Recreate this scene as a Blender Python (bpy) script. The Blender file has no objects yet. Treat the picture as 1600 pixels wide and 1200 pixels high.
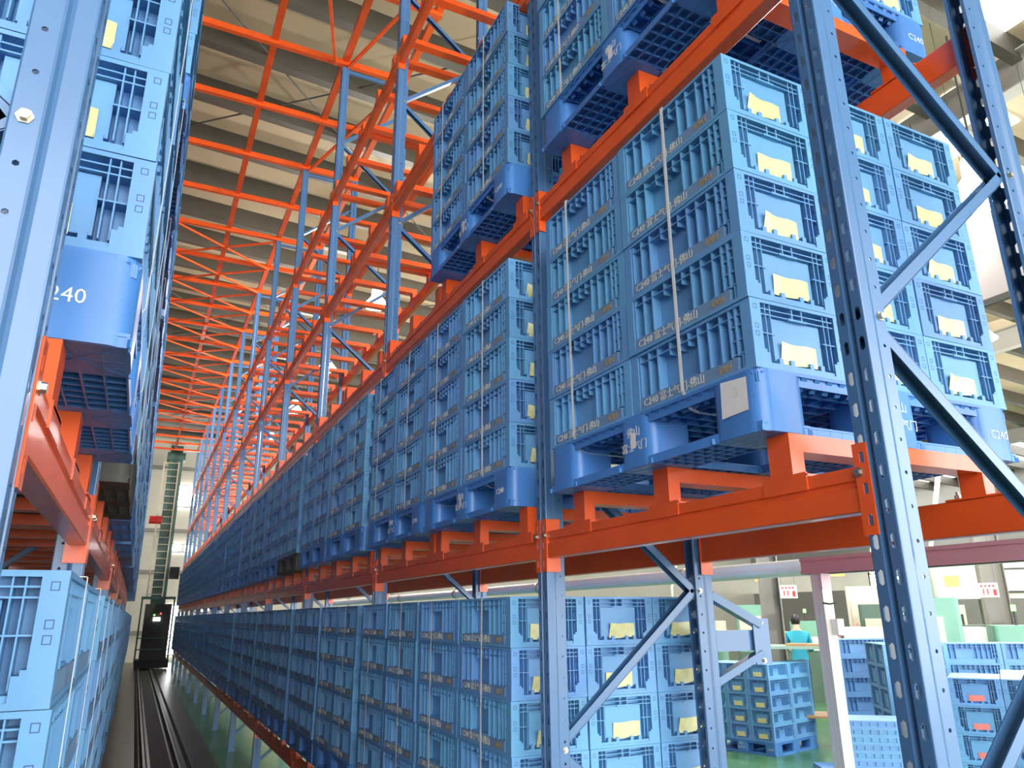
import bpy, math, random
from mathutils import Matrix, Vector
random.seed(7)
PI = math.pi
sc = bpy.context.scene
C = sc.collection

# ------------------------------------------------------------------ camera
cd = bpy.data.cameras.new('camera'); cam = bpy.data.objects.new('camera', cd); C.objects.link(cam)
cd.sensor_width = 36.0; cd.lens = 25.99; cd.clip_start = 0.02; cd.clip_end = 400
RM = Matrix(((0.8991016, -0.1228705, -0.4201418), (-0.4376490, -0.2718790, -0.8570561), (-0.0089208, 0.9544552, -0.2982210)))
cam.matrix_world = Matrix.Translation((0, 0, 1.83)) @ RM.to_4x4()
sc.camera = cam

# ------------------------------------------------------------------ world / light / exposure
w = bpy.data.worlds.new('world'); sc.world = w; w.use_nodes = True
bg = w.node_tree.nodes['Background']
bg.inputs[0].default_value = (0.95, 0.97, 1.0, 1); bg.inputs[1].default_value = 5.5
sc.view_settings.view_transform = 'Standard'
sc.view_settings.look = 'None'
sc.view_settings.gamma = 1.0
sc.view_settings.use_curve_mapping = False
sc.view_settings.exposure = 0.42
sc.cycles.use_denoising = True
sc.cycles.max_bounces = 8
sc.cycles.diffuse_bounces = 5

# ------------------------------------------------------------------ materials
MATS = {}
def mat(name, col, rough=0.5, metal=0.0, vary=0.0, hue=0.0, noise=0.0, nscale=8.0, emit=0.0, bump=0.0, spec=0.5, coat=0.0):
    m = bpy.data.materials.new(name); m.use_nodes = True
    nt = m.node_tree; b = nt.nodes['Principled BSDF']
    b.inputs['Roughness'].default_value = rough; b.inputs['Metallic'].default_value = metal
    b.inputs['Specular IOR Level'].default_value = spec
    if coat: b.inputs['Coat Weight'].default_value = coat; b.inputs['Coat Roughness'].default_value = 0.15
    c = (*col, 1); b.inputs['Base Color'].default_value = c
    src = None
    if vary or hue:
        oi = nt.nodes.new('ShaderNodeObjectInfo'); h = nt.nodes.new('ShaderNodeHueSaturation')
        h.inputs['Color'].default_value = c
        mh = nt.nodes.new('ShaderNodeMapRange'); mh.inputs[3].default_value = 0.5 - hue; mh.inputs[4].default_value = 0.5 + hue
        mv = nt.nodes.new('ShaderNodeMapRange'); mv.inputs[3].default_value = 1 - vary; mv.inputs[4].default_value = 1 + vary
        mu = nt.nodes.new('ShaderNodeMath'); mu.operation = 'MULTIPLY'; mu.inputs[1].default_value = 7.31
        fr = nt.nodes.new('ShaderNodeMath'); fr.operation = 'FRACT'
        L = nt.links
        L.new(oi.outputs['Random'], mh.inputs[0]); L.new(oi.outputs['Random'], mu.inputs[0]); L.new(mu.outputs[0], fr.inputs[0])
        L.new(fr.outputs[0], mv.inputs[0]); L.new(mh.outputs[0], h.inputs['Hue']); L.new(mv.outputs[0], h.inputs['Value'])
        src = h.outputs[0]
    if noise or bump:
        tc = nt.nodes.new('ShaderNodeTexCoord'); n = nt.nodes.new('ShaderNodeTexNoise')
        n.inputs['Scale'].default_value = nscale; n.inputs['Detail'].default_value = 6
        nt.links.new(tc.outputs['Object'], n.inputs['Vector'])
        if noise:
            mr = nt.nodes.new('ShaderNodeMapRange'); mr.inputs[1].default_value = 0.3; mr.inputs[2].default_value = 0.7
            mr.inputs[3].default_value = 1 - noise; mr.inputs[4].default_value = 1 + noise * 0.5
            mx = nt.nodes.new('ShaderNodeMix'); mx.data_type = 'RGBA'; mx.blend_type = 'MULTIPLY'; mx.inputs[0].default_value = 1
            nt.links.new(n.outputs[0], mr.inputs[0]); nt.links.new(mr.outputs[0], mx.inputs[7])
            if src: nt.links.new(src, mx.inputs[6])
            else: mx.inputs[6].default_value = c
            src = mx.outputs[2]
        if bump:
            bp = nt.nodes.new('ShaderNodeBump'); bp.inputs['Strength'].default_value = bump
            nt.links.new(n.outputs[0], bp.inputs['Height']); nt.links.new(bp.outputs[0], b.inputs['Normal'])
    if src: nt.links.new(src, b.inputs['Base Color'])
    if emit:
        b.inputs['Emission Color'].default_value = c; b.inputs['Emission Strength'].default_value = emit
    MATS[name] = m
    return m
M = MATS
mat('crate', (0.125, 0.325, 0.585), 0.42, vary=0.10, hue=0.010, noise=0.08, nscale=7)
mat('crate_b', (0.135, 0.355, 0.585), 0.42, noise=0.10, nscale=7)
mat('crate_c', (0.11, 0.285, 0.585), 0.42, noise=0.10, nscale=7)
mat('strip', (0.155, 0.26, 0.41), 0.5, noise=0.12, nscale=14)
mat('card', (0.74, 0.70, 0.33), 0.35, vary=0.10, noise=0.18, nscale=22, coat=0.3)
mat('pink_card', (0.75, 0.22, 0.2), 0.5, noise=0.15, nscale=20)
mat('pallet', (0.065, 0.22, 0.56), 0.36, vary=0.12, noise=0.14, nscale=5)
mat('letter', (0.62, 0.64, 0.60), 0.6)
mat('letter_orange', (0.42, 0.26, 0.06), 0.6)
mat('letter_grey', (0.60, 0.59, 0.50), 0.6)
mat('upright', (0.062, 0.155, 0.315), 0.28, noise=0.08, nscale=4, coat=0.3)
mat('orange', (0.84, 0.105, 0.014), 0.30, noise=0.12, nscale=5, coat=0.3)
mat('steel', (0.50, 0.46, 0.36), 0.4, metal=1.0)
mat('strap', (0.72, 0.72, 0.68), 0.5)
mat('paper', (0.78, 0.76, 0.72), 0.6, noise=0.06, nscale=30)
mat('roof_sheet', (0.58, 0.46, 0.315), 0.6, noise=0.10, nscale=0.7)
mat('purlin', (0.075, 0.065, 0.05), 0.5, noise=0.15, nscale=2)
mat('girder', (0.24, 0.23, 0.20), 0.5)
mat('wall', (0.62, 0.58, 0.48), 0.7, noise=0.08, nscale=0.6)
mat('wall_grey', (0.34, 0.33, 0.30), 0.6, noise=0.08, nscale=0.6)
mat('skylight', (1.0, 1.0, 1.0), 0.5, emit=5.0)
mat('window_glass', (0.95, 0.98, 1.0), 0.2, emit=7.0)
mat('lamp_glow', (1.0, 0.98, 0.93), 0.4, emit=40.0)
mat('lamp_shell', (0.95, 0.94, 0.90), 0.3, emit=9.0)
mat('black', (0.02, 0.02, 0.02), 0.75)
mat('dark', (0.05, 0.050, 0.045), 0.6)
mat('crane_green', (0.035, 0.10, 0.075), 0.4)
mat('ladder', (0.60, 0.55, 0.38), 0.4)
mat('rail', (0.40, 0.38, 0.34), 0.38, metal=1.0)
mat('aisle', (0.10, 0.09, 0.075), 0.30, noise=0.35, nscale=1.5)
mat('floor_green', (0.075, 0.21, 0.10), 0.25, noise=0.22, nscale=1.3)
mat('machine', (0.20, 0.42, 0.32), 0.45, noise=0.1, nscale=3)
mat('machine_dark', (0.10, 0.17, 0.13), 0.5, noise=0.1, nscale=3)
mat('cream', (0.66, 0.62, 0.50), 0.5)
mat('white', (0.86, 0.86, 0.84), 0.5)
mat('white_sheet', (0.92, 0.92, 0.90), 0.6)
mat('alu', (0.66, 0.62, 0.57), 0.35, metal=0.1)
mat('mauve', (0.48, 0.33, 0.35), 0.35, metal=0.3)
mat('duct', (0.72, 0.72, 0.68), 0.3, metal=0.35)
mat('red', (0.70, 0.03, 0.03), 0.5)
mat('notice', (0.80, 0.45, 0.13), 0.5)
mat('wood', (0.42, 0.25, 0.12), 0.6, noise=0.2, nscale=9)
mat('hose', (0.58, 0.54, 0.44), 0.5)
mat('green_light', (0.2, 1.0, 0.15), 0.4, emit=3.0)
mat('red_light', (1.0, 0.08, 0.05), 0.4, emit=3.0)
mat('white_light', (1.0, 1.0, 1.0), 0.4, emit=8.0)
mat('skin', (0.55, 0.34, 0.24), 0.55)
mat('hair', (0.012, 0.011, 0.011), 0.5)
mat('teal_cloth', (0.02, 0.30, 0.42), 0.8)
mat('dark_cloth', (0.06, 0.09, 0.18), 0.8)
mat('panel_grey', (0.34, 0.31, 0.30), 0.6)
mat('worktable', (0.30, 0.45, 0.36), 0.5)

# ------------------------------------------------------------------ mesh helpers
class MB:
    def __init__(s): s.v = []; s.f = []; s.m = []
    def face(s, pts, mi=0):
        n = len(s.v); s.v += [tuple(p) for p in pts]; s.f.append(tuple(range(n, n + len(pts)))); s.m.append(mi)
    def box(s, x0, x1, y0, y1, z0, z1, mi=0):
        if x0 > x1: x0, x1 = x1, x0
        if y0 > y1: y0, y1 = y1, y0
        n = len(s.v)
        s.v += [(x0, y0, z0), (x1, y0, z0), (x1, y1, z0), (x0, y1, z0), (x0, y0, z1), (x1, y0, z1), (x1, y1, z1), (x0, y1, z1)]
        for q in ((0, 3, 2, 1), (4, 5, 6, 7), (0, 1, 5, 4), (1, 2, 6, 5), (2, 3, 7, 6), (3, 0, 4, 7)):
            s.f.append(tuple(n + i for i in q)); s.m.append(mi)
        return s
    def bar(s, a, b, w, h, mi=0, up=(0, 0, 1)):
        a = Vector(a); b = Vector(b); d = (b - a).normalized(); u = Vector(up)
        if abs(d.dot(u)) > 0.98: u = Vector((0, 1, 0))
        r = d.cross(u).normalized() * (w / 2); u = r.cross(d).normalized() * (h / 2)
        n = len(s.v)
        for p in (a, b): s.v += [tuple(p - r - u), tuple(p + r - u), tuple(p + r + u), tuple(p - r + u)]
        for q in ((0, 3, 2, 1), (4, 5, 6, 7), (0, 1, 5, 4), (1, 2, 6, 5), (2, 3, 7, 6), (3, 0, 4, 7)):
            s.f.append(tuple(n + i for i in q)); s.m.append(mi)
        return s
    def channel(s, a, b, w, h, t=0.004, mi=0, up=(0, 0, 1)):
        """open C channel made of a web and two flanges"""
        a = Vector(a); b = Vector(b); d = (b - a).normalized(); u = Vector(up)
        if abs(d.dot(u)) > 0.98: u = Vector((0, 1, 0))
        r = d.cross(u).normalized(); u = r.cross(d).normalized()
        s.bar(a, b, t, h, mi, up)
        for sg in (-1, 1):
            o = u * (sg * (h / 2 - t / 2)) + r * (w / 2)
            s.bar(a + o, b + o, w, t, mi, up)
        return s
    def tube(s, pts, r, n=8, mi=0, caps=True):
        pts = [Vector(p) for p in pts]; rings = []
        rs = r if isinstance(r, (list, tuple)) else [r] * len(pts)
        prev = None
        for i, p in enumerate(pts):
            d = (pts[min(i + 1, len(pts) - 1)] - pts[max(i - 1, 0)]).normalized()
            u = prev if prev else (Vector((0, 0, 1)) if abs(d.z) < 0.9 else Vector((0, 1, 0)))
            a = d.cross(u).normalized(); u = a.cross(d).normalized(); prev = u
            k = len(s.v); rings.append(k)
            for j in range(n):
                t = 2 * PI * j / n; s.v.append(tuple(p + (a * math.cos(t) + u * math.sin(t)) * rs[i]))
        for i in range(len(rings) - 1):
            for j in range(n):
                s.f.append((rings[i] + j, rings[i] + (j + 1) % n, rings[i + 1] + (j + 1) % n, rings[i + 1] + j)); s.m.append(mi)
        if caps:
            s.f.append(tuple(reversed(range(rings[0], rings[0] + n)))); s.m.append(mi)
            s.f.append(tuple(range(rings[-1], rings[-1] + n))); s.m.append(mi)
        return s
    def lathe(s, prof, n=20, mi=0):
        k = len(s.v)
        for r, z in prof:
            for j in range(n): s.v.append((r * math.cos(2 * PI * j / n), r * math.sin(2 * PI * j / n), z))
        for i in range(len(prof) - 1):
            for j in range(n):
                s.f.append((k + i * n + j, k + i * n + (j + 1) % n, k + (i + 1) * n + (j + 1) % n, k + (i + 1) * n + j)); s.m.append(mi)
        return s
    def prism(s, outline, z0, z1, mi=0):
        n = len(outline); k = len(s.v)
        s.v += [(x, y, z0) for x, y in outline] + [(x, y, z1) for x, y in outline]
        s.f.append(tuple(reversed(range(k, k + n)))); s.f.append(tuple(range(k + n, k + 2 * n))); s.m += [mi, mi]
        for i in range(n):
            j = (i + 1) % n; s.f.append((k + i, k + j, k + n + j, k + n + i)); s.m.append(mi)
        return s
    def mesh(s, name, mats, smooth=False):
        me = bpy.data.meshes.new(name); me.from_pydata(s.v, [], s.f)
        if isinstance(mats, str): mats = [mats]
        for k in mats: me.materials.append(M[k])
        me.polygons.foreach_set('material_index', s.m)
        if smooth: me.polygons.foreach_set('use_smooth', [True] * len(s.f))
        me.update()
        return me

def ob(name, me, parent=None, loc=(0, 0, 0), rot=0.0, rx=None):
    o = bpy.data.objects.new(name, me); C.objects.link(o)
    o.location = loc
    o.rotation_euler = rx if rx else (0, 0, rot)
    if parent: o.parent = parent
    return o
def tag(o, label, cat, group=None, kind=None):
    o['label'] = label; o['category'] = cat
    if group: o['group'] = group
    if kind: o['kind'] = kind
    return o
def struct(name, mb, mats, label=None, parent=None, smooth=False):
    o = ob(name, mb.mesh(name, mats, smooth), parent)
    if not parent: o['kind'] = 'structure'
    if label: o['label'] = label
    return o
def rrect(x0, x1, y0, y1, r, n=5):
    pts = []
    for cx, cy, a in ((x1 - r, y1 - r, 0), (x0 + r, y1 - r, 90), (x0 + r, y0 + r, 180), (x1 - r, y0 + r, 270)):
        for i in range(n):
            t = math.radians(a + 90 * i / (n - 1)); pts.append((cx + r * math.cos(t), cy + r * math.sin(t)))
    return pts
TXT = {}
def text_mesh(body, size, m, bold=0.0):
    key = (body, size, m)
    if key in TXT: return TXT[key]
    cu = bpy.data.curves.new('txt', 'FONT'); cu.body = body; cu.size = size; cu.resolution_u = 2
    cu.align_x = 'CENTER'; cu.align_y = 'CENTER'; cu.offset = bold; cu.extrude = 0.0006
    o = bpy.data.objects.new('txt', cu); C.objects.link(o)
    dg = bpy.context.evaluated_depsgraph_get(); me = bpy.data.meshes.new_from_object(o.evaluated_get(dg))
    bpy.data.objects.remove(o); bpy.data.curves.remove(cu)
    me.name = 'lettering'; me.materials.clear(); me.materials.append(M[m])
    TXT[key] = me
    return me
# text orientations: facing -x, +x, -y
F_MX = Matrix(((0, 0, -1), (-1, 0, 0), (0, 1, 0))).to_euler()
F_PX = Matrix(((0, 0, 1), (1, 0, 0), (0, 1, 0))).to_euler()
F_MY = Matrix(((1, 0, 0), (0, 0, -1), (0, 1, 0))).to_euler()

# ------------------------------------------------------------------ dimensions
YR, YM, P, UW = 1.065, 2.622, 2.409, 0.078
NB = 12                                   # two-pallet bays beyond the second frame
FRAMES = [YR] + [YM + P * i for i in range(NB + 1)]
XF, XB = 1.43, 2.25                       # aisle face and rear face of the open rack
XL = -0.157                               # aisle face of the full rack
LV = {1: 0.683, 2: 2.195, 3: 3.690, 4: 5.030, 5: 6.440}   # connector tops
ZT = 8.15
CL, CW, CHT = 0.5515, 0.348, 0.196        # crate pitch
PL, PW, PH = 1.10, 1.045, 0.168

# ------------------------------------------------------------------ the setting
def setting():
    mb = MB(); mb.box(1.2, 60, -12, 40, -0.2, 0); struct('floor', mb, 'floor_green', 'green painted factory floor')
    mb = MB(); mb.box(-14, 1.2, -12, 40, -0.2, 0.0); struct('floor_aisle', mb, 'aisle', 'dark worn concrete floor of the aisle')
    mb = MB(); mb.box(-14, 60, 38.0, 38.3, 0, 11.3)
    wl = struct('wall_end', mb, 'wall', 'cream end wall behind the crane')
    for z in (1.15, 3.75, 5.6, 8.5):
        b = MB(); b.box(-6, 12, 37.86, 38.0, z, z + 0.16); ob('girt', b.mesh('girt', 'girder'), wl)
    for i in range(9):
        b = MB(); b.box(-6 + i * 2.2, -5.86 + i * 2.2, 37.9, 38.0, 0, 9.8); ob('panel_joint', b.mesh('panel_joint', 'wall_grey'), wl)
    mb = MB(); mb.box(36.0, 36.3, -12, 38, 0, 3.0); mb.box(36.0, 36.3, -12, 38, 4.6, 9)
    wr = struct('wall_right', mb, 'wall_grey', 'grey far wall of the machine hall')
    mb = MB(); mb.box(-14.3, -14, -12, 38, 0, 11.5); struct('wall_left', mb, 'wall')
    mb = MB(); mb.box(-14, -5.0, -5.2, -5.0, 0, 11.2); struct('wall_back_added', mb, 'wall')  # unseen wall added to cut daylight on the aisle-facing sides
    # windows
    n = 1
    for (x0, x1, z0, z1) in ((1.15, 1.95, 6.8, 7.75), (1.1, 1.55, 4.75, 5.05), (1.65, 2.1, 4.75, 5.05), (1.3, 1.75, 0.3, 2.35)):
        b = MB(); b.box(x0, x1, 37.80, 37.86, z0, z1)
        wd = struct('window_%d' % n, b, 'window_glass', 'overexposed daylight window in the end wall'); n += 1
        f = MB()
        for xa in (x0 - .04, x1): f.box(xa, xa + .04, 37.78, 37.88, z0 - .04, z1 + .04)
        for za in (z0 - .04, z1): f.box(x0, x1, 37.78, 37.88, za, za + .04)
        ob('window_frame', f.mesh('window_frame', 'girder'), wd)
    for i in range(7):
        y0 = -1 + i * 4.5
        b = MB(); b.box(36.1, 36.16, y0, y0 + 3.2, 3.0, 4.6)
        wd = struct('window_%d' % n, b, 'window_glass', 'bright strip window in the far hall wall'); n += 1
        f = MB()
        for k in range(5): f.box(36.05, 36.1, y0 + .78 * k, y0 + .78 * k + .07, 3.0, 4.6)
        f.box(36.05, 36.1, y0, y0 + 3.2, 3.76, 3.84)
        ob('window_bars', f.mesh('window_bars', 'dark'), wd)
    # roof: sloping sheets with a rib on each sheet, purlins across, girders along
    def rz(x): return 10.2 - 0.06 * (x - 1)
    mb = MB(); mb.face([(-14, -12, rz(-14)), (-14, 38.3, rz(-14)), (60, 38.3, rz(60)), (60, -12, rz(60))])
    roof = struct('ceiling', mb, 'roof_sheet', 'beige profiled metal roof sheets seen from below')
    for (x0, x1, ya, yb, lab) in ((10.5, 12.1, 5.6, 6.8, 'translucent roof light beside the grey girder'), (9.1, 10.05, 3.9, 4.6, 'translucent roof light nearer the camera, beyond the rear post'),
                             (31, 35.5, 16, 20, 'distant translucent roof light over the machine hall'), (31, 35.5, 22, 27, 'furthest translucent roof light over the machine hall'),
                             (-8, 6, 33.2, 34.4, 'translucent roof light strip near the end wall')):
        q = MB(); z0, z1 = rz(x0) - .02, rz(x1) - .02
        q.face([(x0, ya, z0), (x0, yb, z0), (x1, yb, z1), (x1, ya, z1)])
        struct('window_%d' % n, q, 'skylight', lab); n += 1
    y = -6.0
    while y < 37.5:
        b = MB(); b.bar((-13.8, y, rz(-13.8) - .20), (40, y, rz(40) - .20), 0.02, 0.40)
        b.bar((-13.8, y + .05, rz(-13.8) - .395), (40, y + .05, rz(40) - .395), 0.15, 0.015)
        ob('purlin', b.mesh('purlin', 'purlin'), roof); y += 1.32
    for x in (10.3, 19.5, 28.5):
        z = rz(x) - .26
        b = MB(); b.box(x - .01, x + .01, -12, 38, z - .52, z); b.box(x - .13, x + .13, -12, 38, z - .54, z - .51); b.box(x - .13, x + .13, -12, 38, z - .02, z)
        ob('girder', b.mesh('girder', 'girder'), roof)
    # thin crossed wind-bracing rods under the roof
    for (xa, ya, xb, yb) in ((-4, 5, 7, 16), (7, 5, -4, 16), (-4, 16, 7, 27), (7, 16, -4, 27), (-4, 27, 7, 37), (7, 27, -4, 37)):
        b = MB(); b.tube([(xa, ya, rz(xa) - .3), (xb, yb, rz(xb) - .3)], 0.014, 6); ob('bracing_rod', b.mesh('bracing_rod', 'dark'), roof)
    # crane rails in the aisle
    for i, x in enumerate((0.335, 0.735)):
        r = MB(); r.box(x - .045, x + .045, -8, 36, 0.0, .012, 1); r.box(x - .008, x + .008, -8, 36, .012, .05, 1); r.box(x - .014, x + .014, -8, 36, .05, .066)
        tag(ob('crane_rail', r.mesh('crane_rail', ['rail', 'black'])), ('steel crane rail closer to the fully loaded rack', 'steel crane rail closer to the half-empty rack')[i], 'rail', 'crane rails')
    r = MB(); r.box(0.42, 0.66, -8, 36, 0.0, .006); struct('trim_1', r, 'dark', 'dark strip between the rails')
    for x in (0.23, 0.84):
        r = MB(); r.box(x, x + .05, -8, 36, 0.0, .004); struct('trim_2', r, 'black', 'dark gap beside the rail')
setting()

# ------------------------------------------------------------------ uprights
def hole_cell(mb, pt, a0, a1, b0, b1, shape, depth_pt):
    """one cell (a across, b up) with an opening; pt(a,b) maps to 3D, depth_pt gives the far side of the sheet"""
    ca, cb = (a0 + a1) / 2, (b0 + b1) / 2
    c = [(a0, b0), (a1, b0), (a1, b1), (a0, b1)]
    sg = 1 if a1 > a0 else -1
    if shape == 'slot':
        wd, h1, h2 = .0075 * sg, .012, .018
        h = [(ca, cb - h2), (ca + wd, cb - h1), (ca + wd, cb + h1), (ca, cb + h2), (ca - wd, cb + h1), (ca - wd, cb - h1)]
    else:
        r = .0048
        h = [(ca + sg * r * math.cos(t), cb + r * math.sin(t)) for t in [math.radians(-90 + 60 * i) for i in range(6)]]
    T = lambda *q: mb.face([pt(*p) for p in q])
    T(c[0], c[1], h[0]); T(c[1], h[1], h[0]); T(c[0], h[0], h[5]); T(c[1], c[2], h[2], h[1])
    T(c[2], c[3], h[3]); T(c[2], h[3], h[2]); T(c[3], h[4], h[3]); T(c[3], c[0], h[5], h[4])
    for i in range(6):
        j = (i + 1) % 6
        mb.face([pt(*h[i]), pt(*h[j]), depth_pt(*h[j]), depth_pt(*h[i])])
PITCH = 0.0745
def upright_mesh(detail):
    """slotted face at x=0 looking to -x, body runs to x=+0.085, y from 0 to UW"""
    mb = MB(); n = int(ZT / PITCH); z0 = 0.0
    if not detail:
        prof = [(0, 0.0), (0, .030), (.012, .034), (.012, .044), (0, .048), (0, UW), (.036, UW), (.044, UW - .007), (.085, UW - .007),
                (.085, UW - .018), (.080, UW - .018), (.080, UW - .012), (.05, UW - .012), (.02, UW - .006), (.02, .006), (.05, .012), (.080, .012), (.080, .018), (.085, .018), (.085, .007), (.044, .007), (.036, 0)]
        mb.prism([(x, y) for x, y in reversed(prof)], 0, ZT)
        return mb.mesh('upright', 'upright')
    def strip(p, q, zz0=0.0, zz1=ZT): mb.face([(p[0], p[1], zz0), (q[0], q[1], zz0), (q[0], q[1], zz1), (p[0], p[1], zz1)])
    for k in range(n):
        b0, b1 = k * PITCH, (k + 1) * PITCH
        hole_cell(mb, lambda a, b: (0, a, b), .030, .004, b0, b1, 'slot', lambda a, b: (.003, a, b))
        hole_cell(mb, lambda a, b: (0, a, b), .074, .048, b0, b1, 'slot', lambda a, b: (.003, a, b))
        hole_cell(mb, lambda a, b: (a, .007, b), .046, .082, b0, b1, 'dot', lambda a, b: (a, .010, b))
        hole_cell(mb, lambda a, b: (a, UW - .007, b), .082, .046, b0, b1, 'dot', lambda a, b: (a, UW - .010, b))
    top = n * PITCH
    pts = [(0, .030), (.012, .034), (.012, .044), (0, .048)]
    for p, q in zip(pts[:-1], pts[1:]): strip(p, q, 0, top)
    for sgn in (0, 1):
        Y = (lambda y: y) if sgn == 0 else (lambda y: UW - y)
        pp = [(0, .004), (.0012, .0012), (.004, 0), (.030, 0), (.036, .002), (.042, .006), (.046, .007)]
        for a, b in zip(pp[:-1], pp[1:]): strip((a[0], Y(a[1])), (b[0], Y(b[1])), 0, top)
        pp = [(.082, .007), (.085, .009), (.085, .020)]
        for a, b in zip(pp[:-1], pp[1:]): strip((a[0], Y(a[1])), (b[0], Y(b[1])), 0, top)
    return mb.mesh('upright', 'upright')
UP_HI = upright_mesh(True); UP_LO = upright_mesh(False)
m_ = MB(); m_.box(-.012, .108, -.012, UW + .012, 0, .006)
FOOT = m_.mesh('base_plate', 'upright')
def bolt_mesh(r=.008):
    b = MB(); b.lathe([(r * 1.5, 0), (r * 1.5, .002), (r, .002), (r, .009), (0.0001, .009)], 6); return b.mesh('bolt', 'steel')
BOLT = bolt_mesh()

# beams: aisle-side step beam along y, face at x=0 looking -x
def beam_mesh(L):
    b = MB()
    pr = [(0, 0), (0, .052), (.006, .056), (.006, .066), (0, .070), (0, .100), (.020, .103), (.048, .103), (.050, .10), (.050, 0), (.046, -.003), (.004, -.003)]
    k = len(b.v); n = len(pr)
    b.v += [(x, 0, z) for x, z in pr] + [(x, L, z) for x, z in pr]
    b.f.append(tuple(range(n))); b.f.append(tuple(reversed(range(n, 2 * n)))); b.m += [0, 0]
    for i in range(n):
        j = (i + 1) % n; b.f.append((i, n + i, n + j, j)); b.m.append(0)
    return b.mesh('beam', 'orange')
BEAM_1 = beam_mesh(YM - YR - UW - .006); BEAM_2 = beam_mesh(P - UW - .006)
def conn_mesh(end):
    """plate on the slotted face plus a cheek along the beam end; end=0 sits at the low-y end of the beam"""
    b = MB(); s = 1 if end == 0 else -1
    # front leaf lies over half of the post face
    y0, y1 = (-.034, .0) if end == 0 else (0, .034)
    zz = [0, .018, .046, .076, .104, .134, .162, .192, .205]
    slots = [(.020, .044), (.090, .114), (.160, .184)]
    ya, yb = (-.024, -.012) if end == 0 else (.012, .024)
    x0, x1 = -.004, -.0005
    b.box(x0, x1, y0, ya, 0, .205); b.box(x0, x1, yb, y1, 0, .205)
    zc = 0
    for (s0, s1) in slots: b.box(x0, x1, ya, yb, zc, s0); zc = s1
    b.box(x0, x1, ya, yb, zc, .205)
    yc0, yc1 = (.0, .004) if end == 0 else (-.004, 0)
    b.box(x0, .058, yc0, yc1, 0, .205)
    return b.mesh('connector', 'orange')
CONN = [conn_mesh(0), conn_mesh(1)]
# pallet support: raised bar on two posts between front and rear beam; x from 0 (front) to depth
def support_mesh(depth):
    b = MB(); wd = .075
    b.box(0, .045, 0, wd, 0, .118); b.box(.045, depth - .045, 0, wd, .072, .118); b.box(depth - .045, depth, 0, wd, 0, .118)
    b.box(-.006, -.001, -.045, wd + .025, -.035, .010); b.box(-.006, .05, -.045, wd + .025, .0, .006)
    b.box(depth - .05, depth + .004, -.05, wd + .05, .0, .006); 
    return b.mesh('pallet_support', 'orange')
SUPPORT = support_mesh(XB - XF - .01)
m_ = MB()
for dy in (-.028, .103):
    for zz, r in ((.006, .009), (-.03, .007)):
        m_.tube([(.79, dy, zz), (.79, dy, zz + .014)], r, 6)
    m_.tube([(.79, dy, -.045), (.79, dy, .03)], .0045, 6)
SUP_BOLTS = m_.mesh('bolt', 'steel')

def brace_nodes():
    f = [0.205 + 1.145 * k for k in range(0, 7)]; seq = []
    for k, z in enumerate(f):
        seq.append((0, z))
        if z + .5725 < ZT - .2: seq.append((1, z + .5725))
    return seq
ORD = ['first', 'second', 'third', 'fourth', 'fifth', 'sixth', 'seventh', 'eighth', 'ninth', 'tenth', 'eleventh', 'twelfth', 'thirteenth', 'fourteenth', 'fifteenth', 'sixteenth',
       'seventeenth', 'eighteenth', 'nineteenth', 'twentieth', 'twenty-first', 'twenty-second', 'twenty-third', 'twenty-fourth', 'twenty-fifth', 'twenty-sixth']

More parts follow.
